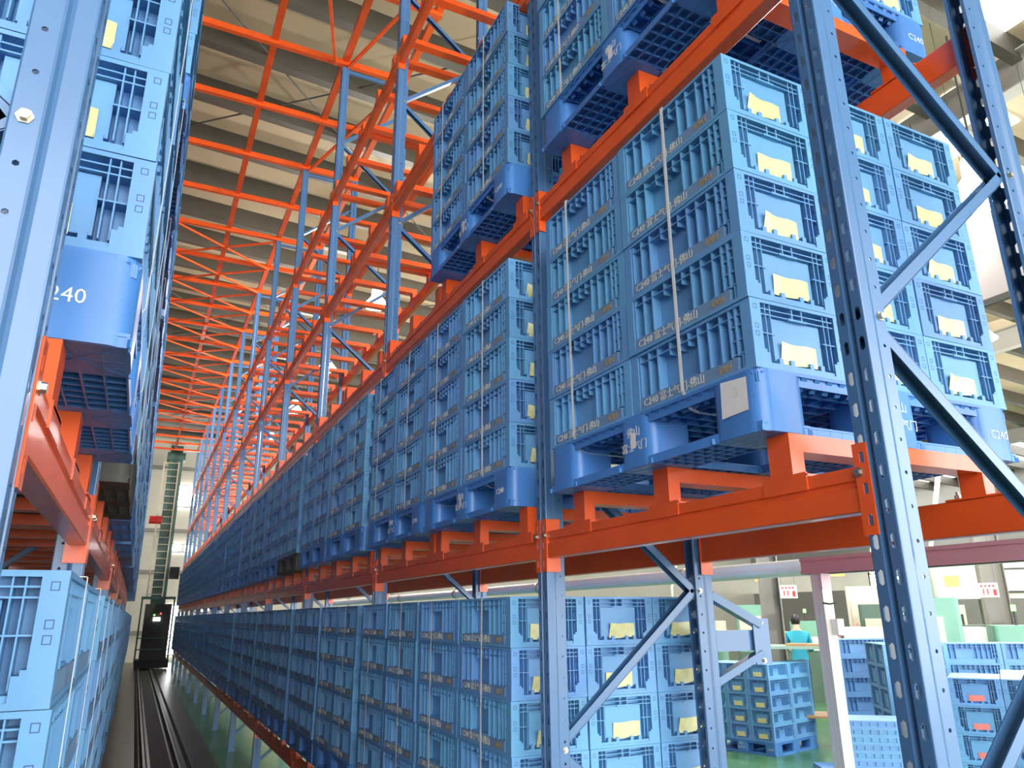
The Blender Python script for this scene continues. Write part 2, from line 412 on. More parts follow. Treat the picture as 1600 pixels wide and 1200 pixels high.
def rack(full):
    root = bpy.data.objects.new('pallet_rack', None); C.objects.link(root)
    if not full: tag(root, 'tall blue and orange pallet rack with empty upper tiers, open bay in front', 'pallet rack')
    else: tag(root, 'blue and orange pallet rack packed with crates, dark beams, beside narrow aisle', 'pallet rack')
    sgn = -1 if full else 1
    x0 = XL if full else XF; x1 = x0 + sgn * (XB - XF)
    def X(d): return x0 + sgn * d              # d = distance into the rack from the aisle face
    nfr = FRAMES[:7] if full else FRAMES
    for fi, y in enumerate(nfr):
        hi = y < (3 if full else 8)
        me = UP_HI if hi else UP_LO
        # front post
        for rear in (0, 1):
            if full and rear and fi > 2: continue
            flip = (rear == 0) == full          # slotted face towards +x
            o = ob('upright', me, root, (X(0) if not rear else X(XB - XF), y + (UW if flip else 0), 0), PI if flip else 0)
            if not full and y < 20: ob('base_plate', FOOT, root, o.location, PI if flip else 0)
        if full and fi > 3: continue
        da, db = .078, XB - XF - .078
        seq = brace_nodes(); ya = y + UW / 2
        for (e0, za), (e1, zb) in zip(seq[:-1], seq[1:]):
            if full and (za > 4 or zb < .8): continue
            b = MB(); p = (X(da if e0 == 0 else db), ya, za + (.012 if e0 == 0 else .012) ); q = (X(da if e1 == 0 else db), ya, zb - .012)
            b.channel(p, q, .026 if y > 4 else .03, .042, .003, 0, (0, 1, 0)); ob('brace', b.mesh('brace', 'upright'), root)
        if not full:
            b = MB(); b.bar((X(da), ya, ZT - .06), (X(db), ya, ZT - .06), .03, .04); ob('brace', b.mesh('brace', 'upright'), root)
        if y < 8:
            for e, z in seq:
                if full and (e == 1 or z > 4 or z < 1): continue
                ob('bolt', BOLT, root, (X(.065 if e == 0 else XB - XF - .065), y + .007, z), rx=(PI / 2, 0, 0))
    # beams and connectors
    lvls = [1, 2, 3] if full else [1, 2, 3, 4, 5]
    for bi in range(len(nfr) - 1):
        ya = nfr[bi] + UW + .003; L = nfr[bi + 1] - ya - .003
        bm = BEAM_1 if bi == 0 else BEAM_2
        for lv in lvls:
            if bi == 0 and lv == 1 and not full: continue
            zb = LV[lv] - .15
            for rear in (0, 1):
                if full and rear and (bi > 2 or lv > 2): continue
                flip = (rear == 0) == full
                loc = (X(.001) if not rear else X(XB - XF - .001), ya + (L if flip else 0), zb)
                o = ob('beam', bm, root, loc, PI if flip else 0)
                if nfr[bi] < 8:
                    ob('connector', CONN[0], o, (0, 0, -.055)); ob('connector', CONN[1], o, (0, L, -.055))
                    if nfr[bi] < 3:
                        for yy in (-.006, L + .006): ob('bolt', BOLT, o, (-.004, yy, .085), rx=(0, -PI / 2, 0))
    # supports
    far = MB(); nsup = 0; cand = []
    for bi in range(len(nfr) - 1):
        ps = [YR + .271] if bi == 0 else [nfr[bi] + .165, nfr[bi] + 1.298]
        for py in ps:
            for d in (0, .497, .995 if bi == 0 else 1.02):
                for lv in lvls:
                    if bi == 0 and lv == 1 and not full: continue
                    if full and lv == 3: continue
                    if not full and lv == 1 and bi > 5: continue
                    cand.append((py + d, lv, bi))
    cand.sort()
    for (y, lv, bi) in cand:
        z = LV[lv] - .047
        if nsup < 290:
            o = ob('pallet_support', SUPPORT, root, (X(.004), y + (.075 if full else 0), z), PI if full else 0); nsup += 1
            if y < 5.2 and not full: ob('bolt', SUP_BOLTS, o)
        else:
            a, b = X(.004), X(XB - XF - .006)
            far.box(a, a + .045, y, y + .075, z, z + .118); far.box(a + .045, b - .045, y, y + .075, z + .072, z + .118); far.box(b - .045, b, y, y + .075, z, z + .118)
    if far.v:
        o = ob('distant_pallet_supports', far.mesh('distant_pallet_supports', 'orange'), root); o['kind'] = 'stuff'
    if not full:
        # blue bracket standing off the back of the second frame
        y = YM + .04
        br = MB(); br.box(2.25, 2.53, y - .03, y + .03, 1.672, 1.757); br.box(2.455, 2.545, y - .045, y - .037, 1.615, 1.805)
        br.bar((2.26, y, 1.905), (2.50, y - .03, 1.78), .05, .035); br.bar((2.26, y, 1.55), (2.50, y - .03, 1.66), .045, .03)
        ob('standoff_bracket', br.mesh('standoff_bracket', 'upright'), root)
        for z in (1.79, 1.63): ob('bolt', BOLT, root, (2.50, y - .045, z), rx=(PI / 2, 0, 0))
    return root
rack(False); rack(True)

# overhead tie frame joining the tops of both racks
def overhead():
    root = bpy.data.objects.new('overhead_tie_frame', None); C.objects.link(root)
    tag(root, 'orange steel tie grid spanning the aisle above the rack tops, under the roof', 'tie frame')
    z = ZT + .05
    yend = FRAMES[-1] + .1
    for x in (XF + .04, XB - .04, 0.64, XL - .04):
        b = MB(); b.bar((x, 2.0, z + .05), (x, yend, z + .05), .075, .09); ob('long_tie', b.mesh('long_tie', 'orange'), root)
    ys = []
    for i in range(NB + 1): ys += [YM + P * i + .04, YM + P * i + .04 + P / 2]
    for y in ys[:-1]:
        b = MB(); b.bar((-2.2, y, z), (XB, y, z), .06, .075); ob('cross_tie', b.mesh('cross_tie', 'orange'), root)
    for i in range(4, 10):
        for hb in (0, 1):
            a = YM + P * i + .04 + hb * P / 2; c = a + P / 2
            for (p, q) in (((XF + .04, a), (XL - .04, c)), ((XL - .04, a), (XF + .04, c))):
                b = MB(); b.bar((p[0], p[1], z - .055), (q[0], q[1], z - .055), .03, .03); ob('diagonal_tie', b.mesh('diagonal_tie', 'orange'), root)
    a = YM + P + .04
    for (p, q) in (((.64, a), (1.35, a + P)), ((2.2, a), (1.50, a + P)), ((2.2, a + P), (1.5, a + 2 * P))):
        b = MB(); b.bar((p[0], p[1], z - .055), (q[0], q[1], z - .055), .035, .035); ob('diagonal_tie', b.mesh('diagonal_tie', 'orange'), root)
overhead()

# ------------------------------------------------------------------ crates
def crate_mesh(lod, strips=False):
    """long sides face +-x, ends face +-y, base at z=0; every piece keeps its own plane so no faces coincide"""
    b = MB(); hx, hy, H = (CW - .004) / 2, (CL - .005) / 2, CHT - .0012; t = .036
    b.box(-hx + t, hx - t, -hy + t, hy - t, .002, H - .006)
    b.box(-hx, hx, -hy, hy, 0, .010)                    # base flange
    b.box(-hx + .0006, hx - .0006, -hy + .0006, hy - .0006, H - .0095, H)   # top rim
    for s in (-1, 1):                                   # long sides
        X0 = s * (hx - t - .001)
        def lb(u0, u1, v0, v1, inset, mi=0): b.box(X0, s * (hx - inset), u0, u1, v0, v1, mi)
        # fr runs from the far end to the near end for the -x side, mirrored on the other side
        def yy(fr): return (0.5 - fr) * 2 * hy if s < 0 else (fr - 0.5) * 2 * hy
        if lod == 0:
            lb(-hy + .01, hy - .01, H - .034, H - .0305, .0048)
            for fr in (.08, .165, .25, .68, .77): lb(yy(fr) - .0022, yy(fr) + .0022, .043, H - .009, .0041)
            lb(yy(.60) - .0025, yy(.60) + .0025, .043, H - .009, .0039)
            lb(yy(.27), yy(.585), .047, .051, .0085)
            for fr in (.36, .44, .52): lb(yy(fr) - .0018, yy(fr) + .0018, H - .050, H - .009, .0052)
            for fr in (.02, .05, .84, .885, .93): lb(yy(fr) - .003, yy(fr) + .003, .049, H - .0092, .0031)
            lb(yy(.90), yy(.955), .011, .046, .0072); lb(yy(.91), yy(.915), .011, .049, .0029)
            for v in (.052, .092, .132): lb(yy(.835), yy(.985), v, v + .005, .0057); lb(yy(.01), yy(.065), v, v + .005, .0057)
            lb(yy(.965), yy(.999), .009, H - .0002, .0012); lb(yy(.001), yy(.012), .009, H - .0002, .0012)
            lb(yy(.055), yy(.88), .008, .047, .0060)
        else:
            lb(-hy + .01, hy - .01, H - .034, H - .029, .0045)
            for fr in (.02, .08, .165, .25, .60, .68, .77, .86, .93, .98): lb(yy(fr) - .003, yy(fr) + .003, .044, H - .009, .0040)
        if strips: lb(yy(.055), yy(.88), .007, .047, .0020, 1)
    for s in (-1, 1):                                   # ends
        Y0 = s * (hy - t - .001)
        def eb(u0, u1, v0, v1, inset, mi=0): b.box(u0, u1, Y0, s * (hy - inset), v0, v1, mi)
        for q in (-1, 1):
            eb(q * (hx - .034), q * (hx - .0009), .046, H - .0003, .0015)         # corner plate
            eb(q * (hx - .055), q * (hx - .0004), .0095, .046, .0008)             # bottom corner block
            if lod == 0:
                eb(q * (hx - .045), q * (hx - .030), .046, .054, .0011)
                for u in (.098, .115): eb(q * u - .0013, q * u + .0013, .026, H - .0093, .0046)
                y1 = s * (hy - .0015)
                for v in (.088, .110, .165):                           # little clip frames on the corner plate, navy painted for shade in their holes
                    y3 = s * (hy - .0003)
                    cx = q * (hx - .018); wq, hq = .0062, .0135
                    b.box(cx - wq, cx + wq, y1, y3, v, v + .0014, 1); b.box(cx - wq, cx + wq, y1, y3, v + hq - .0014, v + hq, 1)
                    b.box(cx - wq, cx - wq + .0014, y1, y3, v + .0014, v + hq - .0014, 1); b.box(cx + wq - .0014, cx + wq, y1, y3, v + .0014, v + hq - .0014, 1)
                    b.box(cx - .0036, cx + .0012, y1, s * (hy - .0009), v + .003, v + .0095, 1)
                eb(q * .088, q * (hx - .034), .100, .103, .0052)
        if lod == 0:
            for v in (H - .0255, H - .041): eb(-hx + .033, hx - .033, v, v + .003, .0049)
            eb(-.034, .034, H - .044, H - .038, .0027)
            for u in (-.018, .018): eb(u - .002, u + .002, H - .041, H - .009, .0044)
            eb(-hx + .05, hx - .05, .0097, .020, .0043)
            for u in (-.075, -.035, .035, .075): eb(u - .007, u + .007, .019, .036, .0055)
            eb(-.088, .088, .033, H - .043, .0150)
        else:
            eb(-hx + .033, hx - .033, H - .032, H - .028, .0049)
            eb(-hx + .05, hx - .05, .0097, .022, .0043)
            for u in (-.11, .11): eb(u - .004, u + .004, .022, H - .009, .0050)
    return b
mat('clip_shade', (0.02, 0.06, 0.18), 0.5)  # dark navy stands for the shade inside the corner plate holes
CR_HI = crate_mesh(0).mesh('crate', ['crate', 'clip_shade'])
CR_MID = crate_mesh(1, True).mesh('crate', ['crate', 'strip'])
m_ = MB(); hx_, hy_ = (CW - .004) / 2, (CL - .005) / 2
m_.box(0, .0032, -.4125 * 2 * hy_ + .0, .4125 * 2 * hy_, 0, .038)
STRIP = m_.mesh('label_strip', 'strip')           # lies on the side face, looking +x
def card_mesh(curl, matname='card', w_=.132, h_=.060):
    b = MB(); nx, nz = 8, 4
    def pt(i, j, o):
        u = i / nx; v = j / nz
        lift = curl * .022 * max(0, v - .2) * max(0, .75 - u) ** 2 * 2.5
        d = .0012 + lift + .0012 * (1 + math.sin(9 * u + curl * 3)) * v
        return ((u - .5) * w_ + curl * .010 * v * (1 - u), -d - o, v * h_ * (1 - .16 * curl * u) - .002 * math.sin(6 * u))
    for o in (0, .0012):
        for i in range(nx):
            for j in range(nz):
                q = [pt(i, j, o), pt(i + 1, j, o), pt(i + 1, j + 1, o), pt(i, j + 1, o)]
                b.face(q if o else q[::-1])
    return b.mesh('card_pouch', matname)
CARDS = [card_mesh(.08), card_mesh(.22), card_mesh(.42)]
PINK = card_mesh(.05, 'pink_card', .105, .042)

ROW = ['bottom', 'second', 'middle', 'fourth', 'top']
crates = []       # (distance, location, rotation, data)
def queue_stack(x_in, side, lv, y0, nth, rackname, shelf, end_open, z0, gaps=()):
    """side -1: aisle face looks to -x (open rack); +1: looks to +x (full rack). x_in = aisle face of the stack"""
    for j in (0, 1):
        for k in (0, 1, 2):
            if k and not (end_open and j == 0): continue
            for r in range(5):
                if (j, k, r) in gaps: continue
                x = x_in - side * (CW * (k + .5)); y = y0 + CL * (j + .5); z = z0 + CHT * r
                jx = random.uniform(-.004, .004) if k == 0 else 0
                dist = math.sqrt(x * x + y * y + (z - 1.83) ** 2)
                rk = dist * (1.0 if side < 0 else (1.0 if y < 3 else 2.2))
                crates.append((rk, (x + jx, y, z), side, dict(j=j, k=k, r=r, nth=nth, rack=rackname, shelf=shelf, end=end_open and j == 0, y=y, lv=lv)))
pallets = []
straps = []
SHELF = {1: 'lowest', 2: 'middle', 3: 'upper'}
def bay_pallets():
    out = []
    out.append(YR + .271)
    for i in range(NB): out += [YM + P * i + .165, YM + P * i + .165 + 1.133]
    return out
BP = bay_pallets()
X_OPEN, X_FULL = 1.352, -0.066
for lv in (1, 2, 3):
    n = 0
    for i, y in enumerate(BP):
        if lv == 1 and i == 0: continue
        if lv == 3 and i > 1: continue
        zb = LV[lv] - .047 + .118
        eo = (i == 0) or (i == 1)
        queue_stack(X_OPEN + random.uniform(-.006, .006), -1, lv, y, n, 'half-empty rack', SHELF[lv], eo, zb + PH)
        pallets.append((X_OPEN, -1, y, zb, n, 'half-empty rack', SHELF[lv], lv)); n += 1
for lv in (1, 2, 3):
    n = 0
    for i, y in enumerate(BP):
        if lv == 3 and i == 0: continue
        zb = LV[lv] - .047 + .118
        xf = X_FULL + random.uniform(-.008, .008) - (.024 if lv == 1 else 0)
        queue_stack(xf, 1, lv, y, n, 'full rack', SHELF[lv], i == 0, zb + PH)
        if i < 13: pallets.append((xf, 1, y, zb, n, 'full rack', SHELF[lv], lv))
        n += 1

# pallets ---------------------------------------------------------
def pallet_meshes():
    hx, hy = PW / 2, PL / 2
    # top deck with ribs underneath
    t = MB(); t.prism(rrect(-hx + .001, hx - .001, -hy + .001, hy - .001, .04), PH - .010, PH)
    n = 17
    for i in range(n + 1):
        x = -hx + .01 + i * (PW - .02) / n; t.box(x - .002, x + .002, -hy + .012, hy - .012, PH - .036, PH - .010)
        y = -hy + .01 + i * (PL - .02) / n; t.box(-hx + .012, hx - .012, y - .002, y + .002, PH - .036, PH - .010)
    for s in (-1, 1):                       # sloping lugs along each edge
        for i in range(22):
            y = -hy + .03 + i * (PL - .06) / 21
            t.bar((s * (hx - .004), y, PH - .010), (s * (hx - .030), y, PH - .040), .005, .020, 0, (0, 1, 0))
            x = -hx + .03 + i * (PW - .06) / 21
            t.bar((x, s * (hy - .004), PH - .010), (x, s * (hy - .030), PH - .040), .005, .020, 0, (1, 0, 0))
    bl = {}
    ylim = [(-hy, -hy + .19), (-.088, .088), (hy - .19, hy)]
    xlim = [(-hx, -hx + .17), (-.085, .085), (hx - .17, hx)]
    # bottom deck: three runners each way, cells open downwards
    d = MB()
    i1, i2 = .004, .006
    for (a, b) in xlim:
        d.box(a + i1, b - i1, -hy + i1, hy - i1, .0200, .0262)
        for i in range(5): x = a + i1 + .002 + i * (b - a - 2 * i1 - .004) / 4; d.box(x - .002, x + .002, -hy + i1 + .0003, hy - i1 - .0003, 0, .0201)
        for i in range(25): y = -hy + i2 + .002 + i * (PL - 2 * i2 - .004) / 24; d.box(a + i2, b - i2, y - .002, y + .002, .0012, .0202)
    for (a, b) in ylim:
        d.box(-hx + i2, hx - i2, a + i2, b - i2, .0203, .0255)
        for i in range(5): y = a + i2 + .003 + i * (b - a - 2 * i2 - .006) / 4; d.box(-hx + i2 + .0004, hx - i2 - .0004, y - .0018, y + .0018, .0006, .0199)
        for i in range(23): x = -hx + i2 + .004 + i * (PW - 2 * i2 - .008) / 22; d.box(x - .0017, x + .0017, a + i2 + .0008, b - i2 - .0008, .0018, .0198)
    for (a, b) in xlim:
        for (c, e) in ylim:
            d.bar((a, c, .008), (b, e, .008), .004, .016); d.bar((a, e, .008), (b, c, .008), .004, .016)
    blocks = []
    for (a, b) in xlim:
        for (c, e) in ylim:
            m = MB(); m.prism(rrect(a, b, c, e, .042, 7), .001, PH - .008); blocks.append(m.mesh('block', 'pallet', False))
    lo = MB(); lo.prism(rrect(-hx, hx, -hy, hy, .03, 3), PH - .035, PH)
    lo.box(-hx, hx, -hy, hy, .0, .022)
    for (a, b) in xlim:
        for (c, e) in ylim: lo.box(a, b, c, e, .02, PH - .034)
    return t.mesh('top_deck', 'pallet'), d.mesh('bottom_deck', 'pallet'), blocks, lo.mesh('pallet', 'pallet')
TOPD, BOTD, BLOCKS, PAL_LO = pallet_meshes()
for me in BLOCKS:
    me.polygons.foreach_set('use_smooth', [len(p.vertices) == 4 for p in me.polygons])
def smooth_by_angle(me):
    import bmesh
    bm = bmesh.new(); bm.from_mesh(me)
    bmesh.ops.remove_doubles(bm, verts=bm.verts, dist=1e-6)
    for e in bm.edges: e.smooth = (len(e.link_faces) == 2 and e.calc_face_angle(0) < 0.6)
    bm.to_mesh(me); bm.free()
for me in BLOCKS: smooth_by_angle(me)
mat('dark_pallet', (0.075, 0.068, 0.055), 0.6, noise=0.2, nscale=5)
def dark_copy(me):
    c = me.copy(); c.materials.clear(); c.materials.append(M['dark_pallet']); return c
DARK = {}
def dk(me, dark):
    if not dark: return me
    if me.name not in DARK: DARK[me.name] = dark_copy(me)
    return DARK[me.name]
def build_pallet(loc, rot, label, hi, letters=False, group='blue plastic pallets', side=-1, dark=False):
    if not hi:
        o = ob('plastic_pallet', dk(PAL_LO, dark), None, loc, rot)
        return tag(o, label, 'pallet', group)
    e = bpy.data.objects.new('plastic_pallet', None); C.objects.link(e); e.location = loc; e.rotation_euler = (0, 0, rot)
    tag(e, label, 'pallet', group)
    ob('top_deck', dk(TOPD, dark), e); ob('bottom_deck', dk(BOTD, dark), e)
    bo = [ob('block', dk(m, dark), e) for m in BLOCKS]
    if letters:
        hx, hy = PW / 2, PL / 2
        # blocks are ordered x-major: index = 3*ix + iy ; ends towards -y are iy = 0
        yk = -hy - .0005
        def T(body, size, par, loc, rx, m='letter'): ob('lettering', text_mesh(body, size, m), bo[par], loc, rx=rx)
        T('C240', .038, 6, (hx - (.075 if side < 0 else .118), yk, .078), F_MY)
        T('佛山', .034, 3, (.0, yk, .115), F_MY); T('富士气门', .034, 3, (.0, yk, .065), F_MY)
        if side < 0:
            T('C240', .034, 0, (-hx - .0005, -hy + .10, .075), F_MX) if letters != 'tag' else None
            T('佛山', .036, 1, (-hx - .0005, 0, .112), F_MX); T('富士气门', .034, 1, (-hx - .0005, 0, .066), F_MX)
    return e
def pal_label(n, rackname, shelf): return 'blue plastic pallet under the %s stack along the %s shelf of the %s' % (ORD[n], shelf, rackname)
for (xf, side, y, z, n, rk, sh, lv) in pallets:
    cx = xf - side * PW / 2
    hi = y < 6
    lt = False
    if side < 0 and y < 5: lt = 'tag' if (lv == 2 and n == 0) else True
    if side > 0 and y < 2: lt = True
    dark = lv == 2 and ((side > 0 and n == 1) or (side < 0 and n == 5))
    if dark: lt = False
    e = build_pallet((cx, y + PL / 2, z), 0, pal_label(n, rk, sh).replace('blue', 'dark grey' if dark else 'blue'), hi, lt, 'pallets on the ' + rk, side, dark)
    if side < 0 and lv in (2, 3) and n < 2 and y < 4:
        bo = [c for c in e.children if c.name.startswith('block')]
        b = MB(); b.face([(0, 0, 0), (0, -.022, .003), (0, -.024, .05), (0, .003, .055), (0, .008, .02)]) ; b.face([(-.0006, 0, 0), (-.0006, .008, .02), (-.0006, .003, .055), (-.0006, -.024, .05), (-.0006, -.022, .003)])
        o = ob('sticker', b.mesh('sticker', 'paper'), bo[1], (-PW / 2 - .0015, .01, .06))
    if side < 0 and lv == 2 and n == 0:
        bo = [c for c in e.children if c.name.startswith('block')]
        b = MB(); x = -PW / 2 - .002
        pts = [(-PL / 2 + .040, .062), (-PL / 2 + .038, .150), (-PL / 2 + .135, .158), (-PL / 2 + .140, .058)]
        b.face([(x, p, q) for p, q in pts]); b.face([(x - .0006, p, q) for p, q in reversed(pts)])
        lab = ob('paper_label', b.mesh('paper_label', 'paper'), bo[0]); lab['label'] = 'torn white paper label'
        b = MB()
        for k in range(5): b.box(x - .001, x - .0008, -PL / 2 + .070, -PL / 2 + .070 + .02 - .003 * (k % 2), .105 + .006 * k, .107 + .006 * k)
        ob('print_lines', b.mesh('print_lines', 'letter_grey'), lab)
        b = MB(); x2 = -PW / 2 + PW / 2
        b.box(-.02, .005, -PL / 2 - .0016, -PL / 2 - .0008, .085, .145)
        ob('paper_label', b.mesh('paper_label', 'paper'), bo[3])

# crates as individuals, the rest as one mass ----------------------
crates.sort(key=lambda c: c[0])
LIM = 292
mass = MB()
lodm = crate_mesh(1, True)
def crate_label(d):
    col = ('near', 'far')[d['j']]
    dep = ('', ' second deep', ' third deep')[d['k']]
    return 'blue crate, %s row, %s column%s, %s stack on %s shelf, %s' % (ROW[d['r']], col, dep, ORD[d['nth']], d['shelf'], d['rack'])
letters_a = text_mesh('C240 富士气门-佛山', .033, 'letter_grey')
letters_b = text_mesh('EXH', .026, 'letter_orange', .0004)
for idx, (rk, loc, side, d) in enumerate(crates):
    if idx < LIM:
        hi = d['y'] < 9
        me = CR_HI if hi else CR_MID
        o = ob('plastic_crate', me, None, loc, random.uniform(-.006, .006) + (0 if side < 0 else PI))
        tag(o, crate_label(d), 'crate', 'crates on the ' + d['rack'])
        if hi:
            if d['k'] == 0:
                so = ob('label_strip', STRIP, o, (-hx_ + .0055, .0325 * 2 * hy_, .0085), PI)
                if d['y'] < 6.2 and (side < 0):
                    ob('lettering', letters_a, so, (.0036, -.055, .018), rx=F_PX)
                    ob('lettering', letters_b, so, (.0036, .175, .018), rx=F_PX)
            if (d['j'] == 0) and (d['end'] or d['y'] < 8):
                s2 = -1 if side < 0 else 1
                cm = random.choice(CARDS)
                if side < 0: ob('card_pouch', cm, o, (random.uniform(-.012, .014), -hy_ + .0145, .026 + random.uniform(-.001, .005)))
                else: ob('card_pouch', cm, o, (random.uniform(-.012, .014), hy_ - .0145, .027), PI)
    else:
        k = len(mass.v); x, y, z = loc; s = 1 if side < 0 else -1
        mass.v += [(x + s * a, y + s * b, z + c) for a, b, c in lodm.v]
        pick = random.choice((0, 0, 2, 3))
        mass.f += [tuple(k + i for i in f) for f in lodm.f]; mass.m += [1 if m == 1 else pick for m in lodm.m]
o = ob('distant_crates', mass.mesh('distant_crates', ['crate', 'strip', 'crate_b', 'crate_c']))
tag(o, 'distant blue crates stacked along both racks towards the crane', 'crates', kind='stuff')

# straps -----------------------------------------------------------
def strap_mesh(path, wd, axis):
    b = MB(); a = Vector(axis) * (wd / 2); th = .0012
    path = [Vector(p) for p in path]
    for i in range(len(path) - 1):
        p, q = path[i], path[i + 1]; dd = (q - p).normalized(); nn = dd.cross(Vector(axis)).normalized() * th
        b.face([p - a, q - a, q + a, p + a]); b.face([p - a + nn, p + a + nn, q + a + nn, q - a + nn])
        b.face([p - a, p - a + nn, q - a + nn, q - a]); b.face([p + a, q + a, q + a + nn, p + a + nn])
    return b.mesh('strapping_band', 'strap')
def add_straps(xf, side, y, z0, n, rk, sh):
    for j, col in ((0, 'near'), (1, 'far')):
        yc = y + CL * (j + (.52 if j == 0 else .66)); x = xf + side * .003; top = z0 + CHT * 5 + .002
        lean = random.uniform(-.012, .012)
        xi = xf - side * .5
        pth = [(xi, yc, top), (x, yc, top), (x + side * .002, yc + lean * .5, z0 + .5), (x, yc + lean, z0 + .012), (xf - side * .02, yc + lean, z0 - .038), (xf - side * .05, yc + lean, z0 - .048), (xi, yc + lean, z0 - .048)]
        o = ob('strapping_band', strap_mesh(pth, .013, (0, 1, 0)))
        tag(o, 'white strapping band round %s column, %s stack on %s shelf of %s' % (col, ORD[n], sh, rk), 'strap', 'white strapping bands')
for (xf, side, y, z, n, rk, sh, lv) in pallets:
    if side < 0 and y < 12: add_straps(xf, side, y, z + PH, n, rk, sh)
    if side > 0 and y < 3 and lv < 3: add_straps(xf, side, y, z + PH, n, rk, sh)

# ------------------------------------------------------------------ stacker crane at the aisle end
def crane():
    root = bpy.data.objects.new('stacker_crane', None); C.objects.link(root); root.location = (0.74, 33.0, 0)
    tag(root, 'dark green stacker crane with ladder at the end of the aisle', 'crane')
    b = MB(); b.box(-.26, .26, -.2, .3, .3, 8.3); b.box(-.34, .34, -.3, .4, 8.0, 8.3); b.box(-.22, .22, -.2, .2, 8.3, 8.6); ob('mast', b.mesh('mast', 'crane_green'), root)
    b = MB()
    for x in (-.42, .12): b.box(x - .025, x + .025, -.34, -.29, 2.6, 7.9)
    for k in range(20): b.box(-.42, .12, -.33, -.30, 2.7 + k * .27, 2.73 + k * .27)
    ob('ladder', b.mesh('ladder', 'ladder'), root)
    b = MB(); b.box(-.42, .50, -.6, .1, .35, 2.35); ob('control_cabinet', b.mesh('control_cabinet', 'dark'), root)
    b = MB()
    for x in (-.56, .56): b.box(x - .03, x + .03, -.7, -.64, .2, 2.6)
    b.box(-.6, .6, -.72, -.62, 2.52, 2.62); b.box(-.6, .6, -.72, -.66, 1.1, 1.14); b.box(-.6, .6, -.72, -.66, .7, .74); ob('guard_frame', b.mesh('guard_frame', 'crane_green'), root)
    b = MB(); b.box(-.55, .6, -.8, .6, .06, .35)
    ob('carriage', b.mesh('carriage', 'black'), root)
    for x, m_n, z in ((-.08, 'green_light', 1.95), (.14, 'red_light', 2.0)):
        b = MB(); b.tube([(x, -.63, z), (x, -.60, z)], .03, 8); ob('indicator_light', b.mesh('indicator_light', m_n), root)
    b = MB(); b.box(-.1, .14, -.63, -.60, 1.74, 1.86); ob('display_panel', b.mesh('display_panel', 'white_light'), root)
    b = MB(); b.box(.28, .62, -.4, .1, 3.3, 3.75); ob('motor_box', b.mesh('motor_box', 'black'), root)
    b = MB(); b.tube([(-.7, -.3, 5.55), (-.25, -.3, 5.55)], .16, 10); ob('hoist_drum', b.mesh('hoist_drum', 'red'), root)
crane()

# ------------------------------------------------------------------ high-bay lamps
def lamp_parts():
    s = MB(); s.lathe([(.06, .38), (.10, .36), (.11, .20), (.16, .14), (.25, .02), (.27, 0), (.265, 0), (.24, .03), (.14, .13)], 24)
    g = MB(); g.lathe([(.0001, -.07), (.07, -.055), (.11, 0), (.10, .07), (.05, .13), (.0001, .14)], 20)
    c = MB(); c.tube([(0, 0, .38), (0, 0, 1.6)], .008, 6)
    return s.mesh('reflector', 'lamp_shell', True), g.mesh('bulb', 'lamp_glow', True), c.mesh('suspension_rod', 'dark')
LS, LG, LC = lamp_parts()
def lamp(loc, label, power, size=1.0):
    e = bpy.data.objects.new('high_bay_lamp', None); C.objects.link(e); e.location = loc; e.scale = (size,) * 3
    tag(e, label, 'lamp', 'high-bay lamps')
    ob('reflector', LS, e); ob('bulb', LG, e); ob('suspension_rod', LC, e)
    ld = bpy.data.lights.new('lamp_light', 'POINT'); ld.energy = power; ld.shadow_soft_size = .16; ld.color = (1, .96, .90)
    lo = bpy.data.objects.new('lamp_light', ld); C.objects.link(lo); lo.parent = e; lo.location = (0, 0, -.25)
lamp((5.75, 3.05, 5.02), 'glaring high-bay lamp beside the rear post of the half-empty rack', 350)
for i, y in enumerate((14, 18.6, 23.2, 28)):
    lamp((3.73, y, 8.0), 'glowing high-bay lamp seen through the rack tiers, %s from the camera' % ORD[i], 420)
for i, (x, y) in enumerate(((9, 5.5), (9.5, 12), (14, 8), (15, 15), (22, 10))):
    lamp((x, y, 6.8), 'high-bay lamp over the machine hall, %s one along' % ORD[i], 1000)

